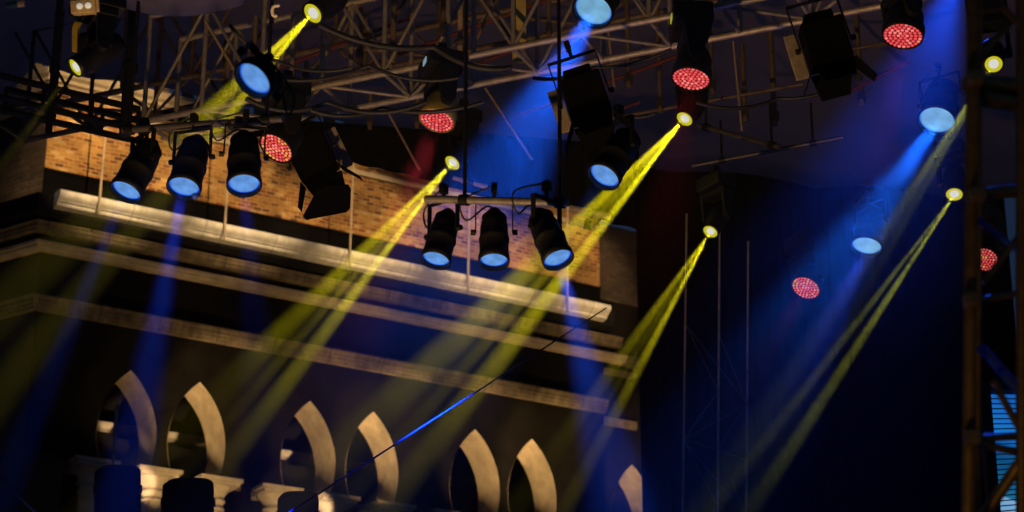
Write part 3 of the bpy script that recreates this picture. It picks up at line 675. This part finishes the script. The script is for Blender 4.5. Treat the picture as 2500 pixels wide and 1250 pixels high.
par(1475, 430, 78, .60, 33, 'blue lamp beside the broad yellow beam in the middle', beam=[(33, .5, 400 * KB, BC, 22, .8)])
par(1448, 25, 93, .70, 25, 'pale cyan blue lamp at the top edge above the silver truss', lens=CYAN_LENS, D=.27, beam=[(28, -.2, 9500 * KB, (.008, .11, 1.0), 34, .95)])
par(2287, 294, 86, .68, 22, 'pale cyan blue lamp left of the scaffold tower', lens=CYAN_LENS, D=.27, beam=[(38, .4, 13000 * KB, (.008, .13, 1), 21, 1.0)])
par(2116, 601, 72, .58, 17, 'pale blue lamp alone in front of the black curtain', lens=CYAN_LENS, D=.26, beam=[(30, .45, 1500 * KB, (.01, .05, 1), 24, .9)])
par(2345, -82, 90, .62, 20, 'blue lamp just above the frame shining down past the tower', D=.27, beam=[(22, .3, 2700 * KB, (.006, .075, 1), 44, 1.0), (at(2440, 890, 7.2), 0, 900 * KB, (.01, .09, 1), 8, .6)])  # second spot is added to light the tower brace blue
wash(674, 362, 88, .62, 33, 'round red LED light speckled with yellow before the brick wall', warm=.3, disp=DISP_G, beam=[(33, .5, 300, RC, 30, .9)])
wash(1066, 294, 86, .56, 18, 'round red LED light under a yellow-lit moving head with display', disp=DISP_B, headc=YLIT_CASING, beam=[(20, .1, 7000, (1, .05, .10), 24, 1.0)])
wash(1687, 193, 92, .50, 12, 'round red LED light directly above a bright yellow lamp', disp=DISP_Y, beam=[(10, .1, 1300, (1, .02, .06), 30, 1.0)])
wash(2204, 88, 96, .52, 13, 'round red LED light high beside the deep blue beam', beam=[(14, .4, 1500, (.8, .02, .25), 20, .9)])
wash(1967, 703, 70, .66, 32, 'round red LED light low in front of the black curtain', warm=.12, plate=LED_D, beam=[(34, .5, 300, RC, 26, .9)])
wash(2404, 634, 66, .76, 35, 'round red LED light seen through the scaffold tower', warm=.12, plate=LED_D)
beamer(763, 33, 52, .72, 45, 45, 'yellow beam light at the top left above a blue lamp', 6500, D=.15, fan=((-3.8, 8.0, .9), (3.2, 6.0, 1.4)))
beamer(1104, 398, 41, .68, 40, 41, 'yellow beam light crossing the brick wall and cornice', 12000, D=.14)
beamer(1671, 291, 41, .68, 36, 41, 'brightest yellow beam light, below the red round light', 16000, D=.14, br=.1)
beamer(1734, 566, 37, .70, 33, 31, 'yellow beam light lowest in the middle, in front of the curtain', 10000, D=.125, br=.2, fan=((-5, 5.5, .30), (-1.2, 3.0, .25), (2.4, 4.0, 1.0)))
beamer(2330, 475, 41, .74, 15, 33, 'yellow beam light touching the leg of the scaffold tower', 4600, D=.15, fan=((-2.4, 3.0, .6), (2.4, 3.4, 1.0)), col=(.85, .9, .03))
beamer(2426, 157, 43, .90, 20, 30, 'yellow beam light shining between the legs of the scaffold tower', 5000, fan=((-1, 4.5, 1.0), (2.5, 3, .7)), col=(.8, .9, .02))
beamer(183, 165, 46, .58, 52, 40, 'yellow beam light at the far left behind black truss', 2200, fan=((0, 6, .6),), col=(.85, .75, .02))

# flood lights with barn doors, unlit
PLATE = mat('tan_metal_plate', (.30, .24, .18), .5, .2, .35, 20)
def flood(px, py, d, label, tilt=18, leaf=None, sc=1.0, bodyside=-1):
    """box flood: black housing, a pale side plate along its edge, barn doors round its mouth"""
    p = at(px, py, d); t = thing('barn_door_flood', label, 'flood light', p, 'unlit flood lights with barn doors')
    a = math.radians(tilt); A = (CX * math.sin(a) - CU * math.cos(a)); Bv = (CX * math.cos(a) + CU * math.sin(a)); Cv = CF
    A = (A - Cv * .25).normalized(); Bv = (Bv - A * Bv.dot(A)).normalized(); Cv = A.cross(Bv).normalized()
    hl = .145 * sc
    MB().box(p, A * hl, Bv * .042 * sc, Cv * .012).build('side_plate', PLATE, t, bevel=.004)
    bp = p + Bv * bodyside * .175 * sc + Cv * .1
    MB().box(bp, A * hl * .95, Bv * .13 * sc, Cv * .10).box(bp - A * hl * 1.15, A * hl * .22, Bv * .09 * sc, Cv * .07).build('housing', BLACKM, t, bevel=.012)
    rb = MB()
    for k in range(7): rb.box(bp - A * hl * (.8 - .22 * k) - Cv * .104, A * .004, Bv * .115 * sc, Cv * .006)
    rb.build('cooling_fin', BLACK, t)
    mo = bp + A * hl * 1.0
    for s in (-1, 1):
        c0 = mo + Cv * s * .1; w_ = Bv * .13 * sc; e_ = (A * .14 + Cv * s * .10) * sc
        MB().prism([c0 - w_, c0 + w_, c0 + w_ * .7 + e_, c0 - w_ * .7 + e_], Cv * .004).build('barn_door', BLACKM, t)
        c0 = mo + Bv * s * .135 * sc; w_ = Cv * .1; e_ = (A * .14 + Bv * s * .09) * sc
        MB().prism([c0 - w_, c0 + w_, c0 + w_ * .7 + e_, c0 - w_ * .7 + e_], Bv * .004).build('barn_door', BLACKM, t)
    if leaf:
        lp = [at(x, y, d - .12 + .0006 * (y - 440)) for x, y in leaf]
        o = MB().prism(lp, CF * .005).build('barn_door', BLACKM, t); o['label'] = 'large hanging black barn door'
    up = Vector((0, 0, 1)); tx = Bv
    hang(t, bp, tx, .135 * sc, (up - Bv * up.dot(Bv)), .3)
    return t
flood(826, 362, 16.2, 'black flood light with a hanging black door over the brick wall', 27, leaf=[(778, 455), (850, 450), (857, 462), (855, 508), (846, 518), (748, 537), (739, 528)], sc=1.15)
flood(1368, 272, 13.6, 'black flood light with pale plate inside the blue haze', 18, bodyside=1)
flood(1945, 140, 13.0, 'black flood light with brown plate high in the middle right', 15, bodyside=1)

# objects at the top left
BEIGE = mat('beige_casing', (.60, .46, .24), .5, 0, .25, 14)
WHITE = mat('white_plastic', (.72, .66, .55), .5, 0, .1, 10)
bl_ = thing('audience_blinder', 'beige box lamp with two round white bulbs at the top left', 'stage light', at(208, 12, 12.5))
p = at(206, 14, 12.5); bx, by = (CX * math.cos(.08) + CU * math.sin(.08)), (CU * math.cos(.08) - CX * math.sin(.08))
MB().box(p - CF * -.06, bx * .085, by * .042, CF * .055).build('housing', BEIGE, bl_, bevel=.01)
MB().box(p + bx * .062 + CF * .002, bx * .006, by * .055, CF * .02).box(p + CF * .003, bx * .06, by * .034, CF * .002).build('frame', BEIGE, bl_)
for s in (-.028, .022):
    MB().dome(p + bx * s - CF * .002, (bx, by, -CF), .019, .6, 16, 5).build('bulb', mat('frosted_bulb', (.8, .78, .7), .3, emis=(.6, .58, .5), estr=.6), bl_)
mh = thing('moving_head', 'black moving head in a yellow-lit arched yoke under the beige box', 'stage light', at(216, 110, 12.8))
p0 = at(216, 118, 12.8); yk = []
for i in range(15):
    a = math.pi * i / 14; yk.append(p0 + CX * .078 * math.cos(a) + CU * (.10 + .085 * math.sin(a)))
yk = [yk[0] - CU * .12] + yk + [yk[-1] - CU * .12]; ym = MB()
for i in range(len(yk) - 1):
    c0 = (yk[i] + yk[i + 1]) / 2; dd = (yk[i + 1] - yk[i]); nn2 = dd.normalized().cross(CF)
    ym.box(c0, dd * .52, nn2 * .015, CF * .03)
ym.build('yoke', YLIT_CASING, mh)
MB().lathe([(.001, .12), (.05, .11), (.062, .07), (.066, 0), (.062, -.10), (.05, -.13), (.001, -.135)], p0 - CU * .02, (CX, CF, CU), 24).build('head', BLACK, mh)
MB().box(p0 + CU * .225, CX * .1, CF * .09, CU * .035).build('base', BLACK, mh, bevel=.01)
hk = MB(); hp = at(672, 26, 13.2); pts = [hp + CX * .012 * k + CU * c_ for k, c_ in ((2.4, .032), (0, .030), (-1.2, .022), (-1.6, 0), (-1.2, -.026), (0, -.036), (1.0, -.03))]
hk.tube(pts, .011, 10); ho = tag(hk.build('pipe_clamp', WHITE, None, hp), 'white hook shaped pipe clamp beside the top yellow light', 'clamp')
MB().tube([hp - CU * .03, hp - CU * .075], .006, 8).build('bolt', STEEL, ho, hp)
tb = thing('lamp_tube', 'short teal and cream tube lamp at the top left corner', 'lamp', at(40, 10, 12.5))
MB().tube([at(14, 14, 12.5), at(44, 10, 12.5)], .02, 12).build('sleeve', mat('teal_sleeve', (.02, .09, .11), .5), tb)
MB().tube([at(44, 10, 12.5), at(60, 8, 12.5)], .022, 12).build('cap', BEIGE, tb)

# ------------------------------------------------------------------ cables
def cable(label, pts, r, m=RUBBER, group=None, drop=0.1, name='cable'):
    path = []
    for i in range(len(pts) - 1):
        s = sag(pts[i], pts[i + 1], drop, 10); path += s if i == 0 else s[1:]
    return tag(MB().tube(path, r, 6).build(name, m, None, pts[0]), label, 'cable', group)
cb1 = cable('long straight blue cable rising across the arches to the cornice end', [at(690, 1262, 13), at(1480, 752, 20)], .0065, BLUECABLE, drop=0)  # blue lamp light is partly put into the sheath colour
cable('short blue cable with a knot at the bottom left corner', [at(-20, 1140, 12), at(100, 1262, 12)], .009, BLUECABLE, drop=.01)
MB().dome(at(9, 1166, 11.98), (CX, CU, -CF), .022, .8, 10, 4).build('knot', BLUELIT, bpy.data.objects['cable.001'] if 'cable.001' in bpy.data.objects else cb1, at(-20, 1140, 12))
DC = [((780, 62), (1060, 115), (1250, 165), .022, .07, 'thick black cable sagging along the top of the silver truss'),
      ((660, 190), (900, 160), (1120, 190), .013, .06, 'thin black cable looping under the silver truss'),
      ((600, 240), (800, 250), (1040, 250), .017, .08, 'black cable hanging low beneath the left end of the truss'),
      ((760, 270), (930, 265), (1180, 250), .015, .05, 'black cable slung below the truss near the olive lamp'),
      ((1300, 190), (1450, 165), (1640, 120), .013, .04, 'black cable strung below the truss inside the blue haze'),
      ((1360, 225), (1480, 262), (1600, 278), .012, .05, 'dark cable drooping to the sloping pipe'),
      ((1700, 250), (1900, 240), (2100, 180), .013, .06, 'black cable crossing the dark beside the brown plate'),
      ((560, 60), (680, 150), (860, 165), .013, .05, 'black cable curving from the top yellow light')]
for a, b_, c_, r, dr, lab in DC: cable(lab, [at(*a, 14.6), at(*b_, 14.7), at(*c_, 14.6)], r, RUBBER, 'black cables along the truss', dr)
for i, (x, y, d) in enumerate(((920, 345, 15.5), (1330, 395, 15.5), (1980, 235, 14.5), (820, 280, 15.8))):
    pass
# black rounded fixtures standing below, in front of the columns
for x, y, w, lab in ((455, 1172, 118, 'black rounded lamp back before the brightest capital'), (725, 1205, 96, 'black rounded lamp back at the foot of the blue cable'), (282, 1140, 104, 'black rounded lamp back beside the thin upright line')):
    d = 18; p = at(x, y, d); hw = w / 2 / F * d; t = thing('stage_monitor', lab, 'stage light', p - Vector((0, 0, .6)), 'black rounded lamps at the bottom')
    pf = []
    for i in range(13):
        a = math.pi * i / 12; c_, s_ = math.cos(a), math.sin(a)
        pf.append(p + CX * hw * math.copysign(abs(c_) ** .55, c_) + CU * (-.09 + .09 * s_ ** .6))
    poly = [pf[0] - CU * .5] + pf + [pf[-1] - CU * .5]
    MB().prism(poly, CF * .2).build('casing', BLACKM, t)
    for sg in (-1, 1): MB().tube([p + CX * hw * sg - CU * .2 + CF * .1, p + CX * hw * 1.12 * sg - CU * .2 + CF * .1], .04, 14).build('hinge', BLACK, t)
lp = at(268, 1250, 20); tag(MB().tube([Vector((lp.x, lp.y, 0)), Vector((lp.x, lp.y, at(272, 955, 20).z))], .014, 8).build('thin_mast', RUST, None, Vector((lp.x, lp.y, 0))), 'thin brown upright mast in front of the leftmost arch', 'mast')

# ------------------------------------------------------------------ unseen warm spots on facade and rig, several added to brighten single parts
WARM = (1, .66, .30)
def fl(loc, tgt, pw, ang, col=WARM, soft=.12): return spot('unseen_warm_spot', loc, Vector(tgt) - Vector(loc), pw, col, ang, .6, None, soft)
for u, k in ((.3, 1.15), (2.6, 1.0), (5.0, .85), (7.4, .8), (9.8, .7)):      # narrow spots added high above the canopy, one per stretch of brick
    fl(bl(u - 1.5, 16.0, 19.5), bl(u + .8, -.2, 16.1), 14500 * k, 11.5)
for u, k in ((1.70, .12), (2.93, 1.0), (4.98, .6), (6.21, 1.15), (8.27, .9), (9.47, 1.05), (11.9, .8)):  # unseen uplights aimed at the arch heads
    fl(bl(u - 2.4, 6.0, 7.0), bl(u + .32, -.3, 12.6), 4600 * k, 15, (1, .64, .27), .06)
for u, k in ((.6, .6), (3.4, .9), (6.2, 1.1), (9.0, 1.2), (11.4, 1.0)):    # wider spots added to lift the ledges
    fl(bl(u, 5.0, 7.2), bl(u + .6, 0, 14.6), 620 * k, 34, (1, .62, .24), .06)
fl(bl(-1.2, 16.0, 21.0), bl(1.0, -.3, 17.95), 13000, 9.5)  # spot added to brighten the upper cornice at the corner
for u0, u, k in ((.3, 2.77, 1.0), (1.0, 3.76, .8), (3.0, 6.2, 1.1)):           # spots added through the openings for the string course
    fl(bl(u0, 6.0, 7.0), bl(u, -3.0, 12.64), 7000 * k, 5.5, (1, .70, .40), .03)
for u, k in ((2.315, .9), (3.40, .8), (4.51, .7)):                             # spots added for three of the capitals
    fl(bl(u - 1.2, 6.0, 6.5), bl(u, -.1, 11.0), 2600 * k, 7.5, (1, .66, .28), .03)
fl(at(100, 2400, 9), at(1300, 100, 15), 1150, 62, (1, .58, .22), .1)
fl(at(1900, 2300, 5.5), at(2430, 600, 7.2), 20, 45, (1, .55, .15), .1)  # small spot added to warm the near tower

# ------------------------------------------------------------------ stage haze
hm = bpy.data.materials.new('stage_haze'); hm.use_nodes = True; nt = hm.node_tree; nt.nodes.clear()
out = nt.nodes.new('ShaderNodeOutputMaterial'); pv_ = nt.nodes.new('ShaderNodeVolumePrincipled')
pv_.inputs['Color'].default_value = (.95, .95, .95, 1); pv_.inputs['Density'].default_value = HAZE; pv_.inputs['Anisotropy'].default_value = .15
nt.links.new(pv_.outputs[0], out.inputs['Volume'])
hz = MB().abox(-150, 150, -150, 150, -1, 30).build('haze', hm); tag(hz, 'thin stage haze filling the air', kind='stuff')

# smoke volume added round the lamps, its density bounded so the beams fade out
sm = bpy.data.materials.new('beam_fade_smoke'); sm.use_nodes = True; nt = sm.node_tree; nt.nodes.clear(); L = nt.links
out = nt.nodes.new('ShaderNodeOutputMaterial'); pv_ = nt.nodes.new('ShaderNodeVolumePrincipled'); ge = nt.nodes.new('ShaderNodeNewGeometry')
sx = nt.nodes.new('ShaderNodeSeparateXYZ'); L.new(ge.outputs['Position'], sx.inputs[0])
def ramp(sock, a, b):
    m = nt.nodes.new('ShaderNodeMapRange'); m.interpolation_type = 'SMOOTHSTEP'; L.new(sock, m.inputs[0]); m.inputs[1].default_value = a; m.inputs[2].default_value = b; return m.outputs[0]
def mul(a, b):
    m = nt.nodes.new('ShaderNodeMath'); m.operation = 'MULTIPLY'; L.new(a, m.inputs[0])
    if isinstance(b, float): m.inputs[1].default_value = b
    else: L.new(b, m.inputs[1])
    return m.outputs[0]
nz = nt.nodes.new('ShaderNodeTexNoise'); nz.inputs['Scale'].default_value = 1.25; nz.inputs['Detail'].default_value = 4; nz.inputs['Distortion'].default_value = .9
L.new(ge.outputs['Position'], nz.inputs['Vector'])
mr = nt.nodes.new('ShaderNodeMapRange'); L.new(nz.outputs['Fac'], mr.inputs[0]); mr.inputs[1].default_value = .3; mr.inputs[2].default_value = .7; mr.inputs[3].default_value = .18; mr.inputs[4].default_value = 1.9
dn = mul(mul(mul(ramp(sx.outputs[0], -2.7, -1.3), ramp(sx.outputs[2], 6.3, 8.6)), mr.outputs[0]), SMOKE)
L.new(dn, pv_.inputs['Density']); pv_.inputs['Color'].default_value = (.95, .95, .95, 1); pv_.inputs['Anisotropy'].default_value = .1
L.new(pv_.outputs[0], out.inputs['Volume'])
so_ = MB().abox(-2.8, 5.5, 9.0, 21.5, 5.9, 11.5).build('added_smoke', sm, None, Vector((1.3, 15, 5.9))); tag(so_, 'thin smoke added round the lamps to fade the beams', kind='stuff')
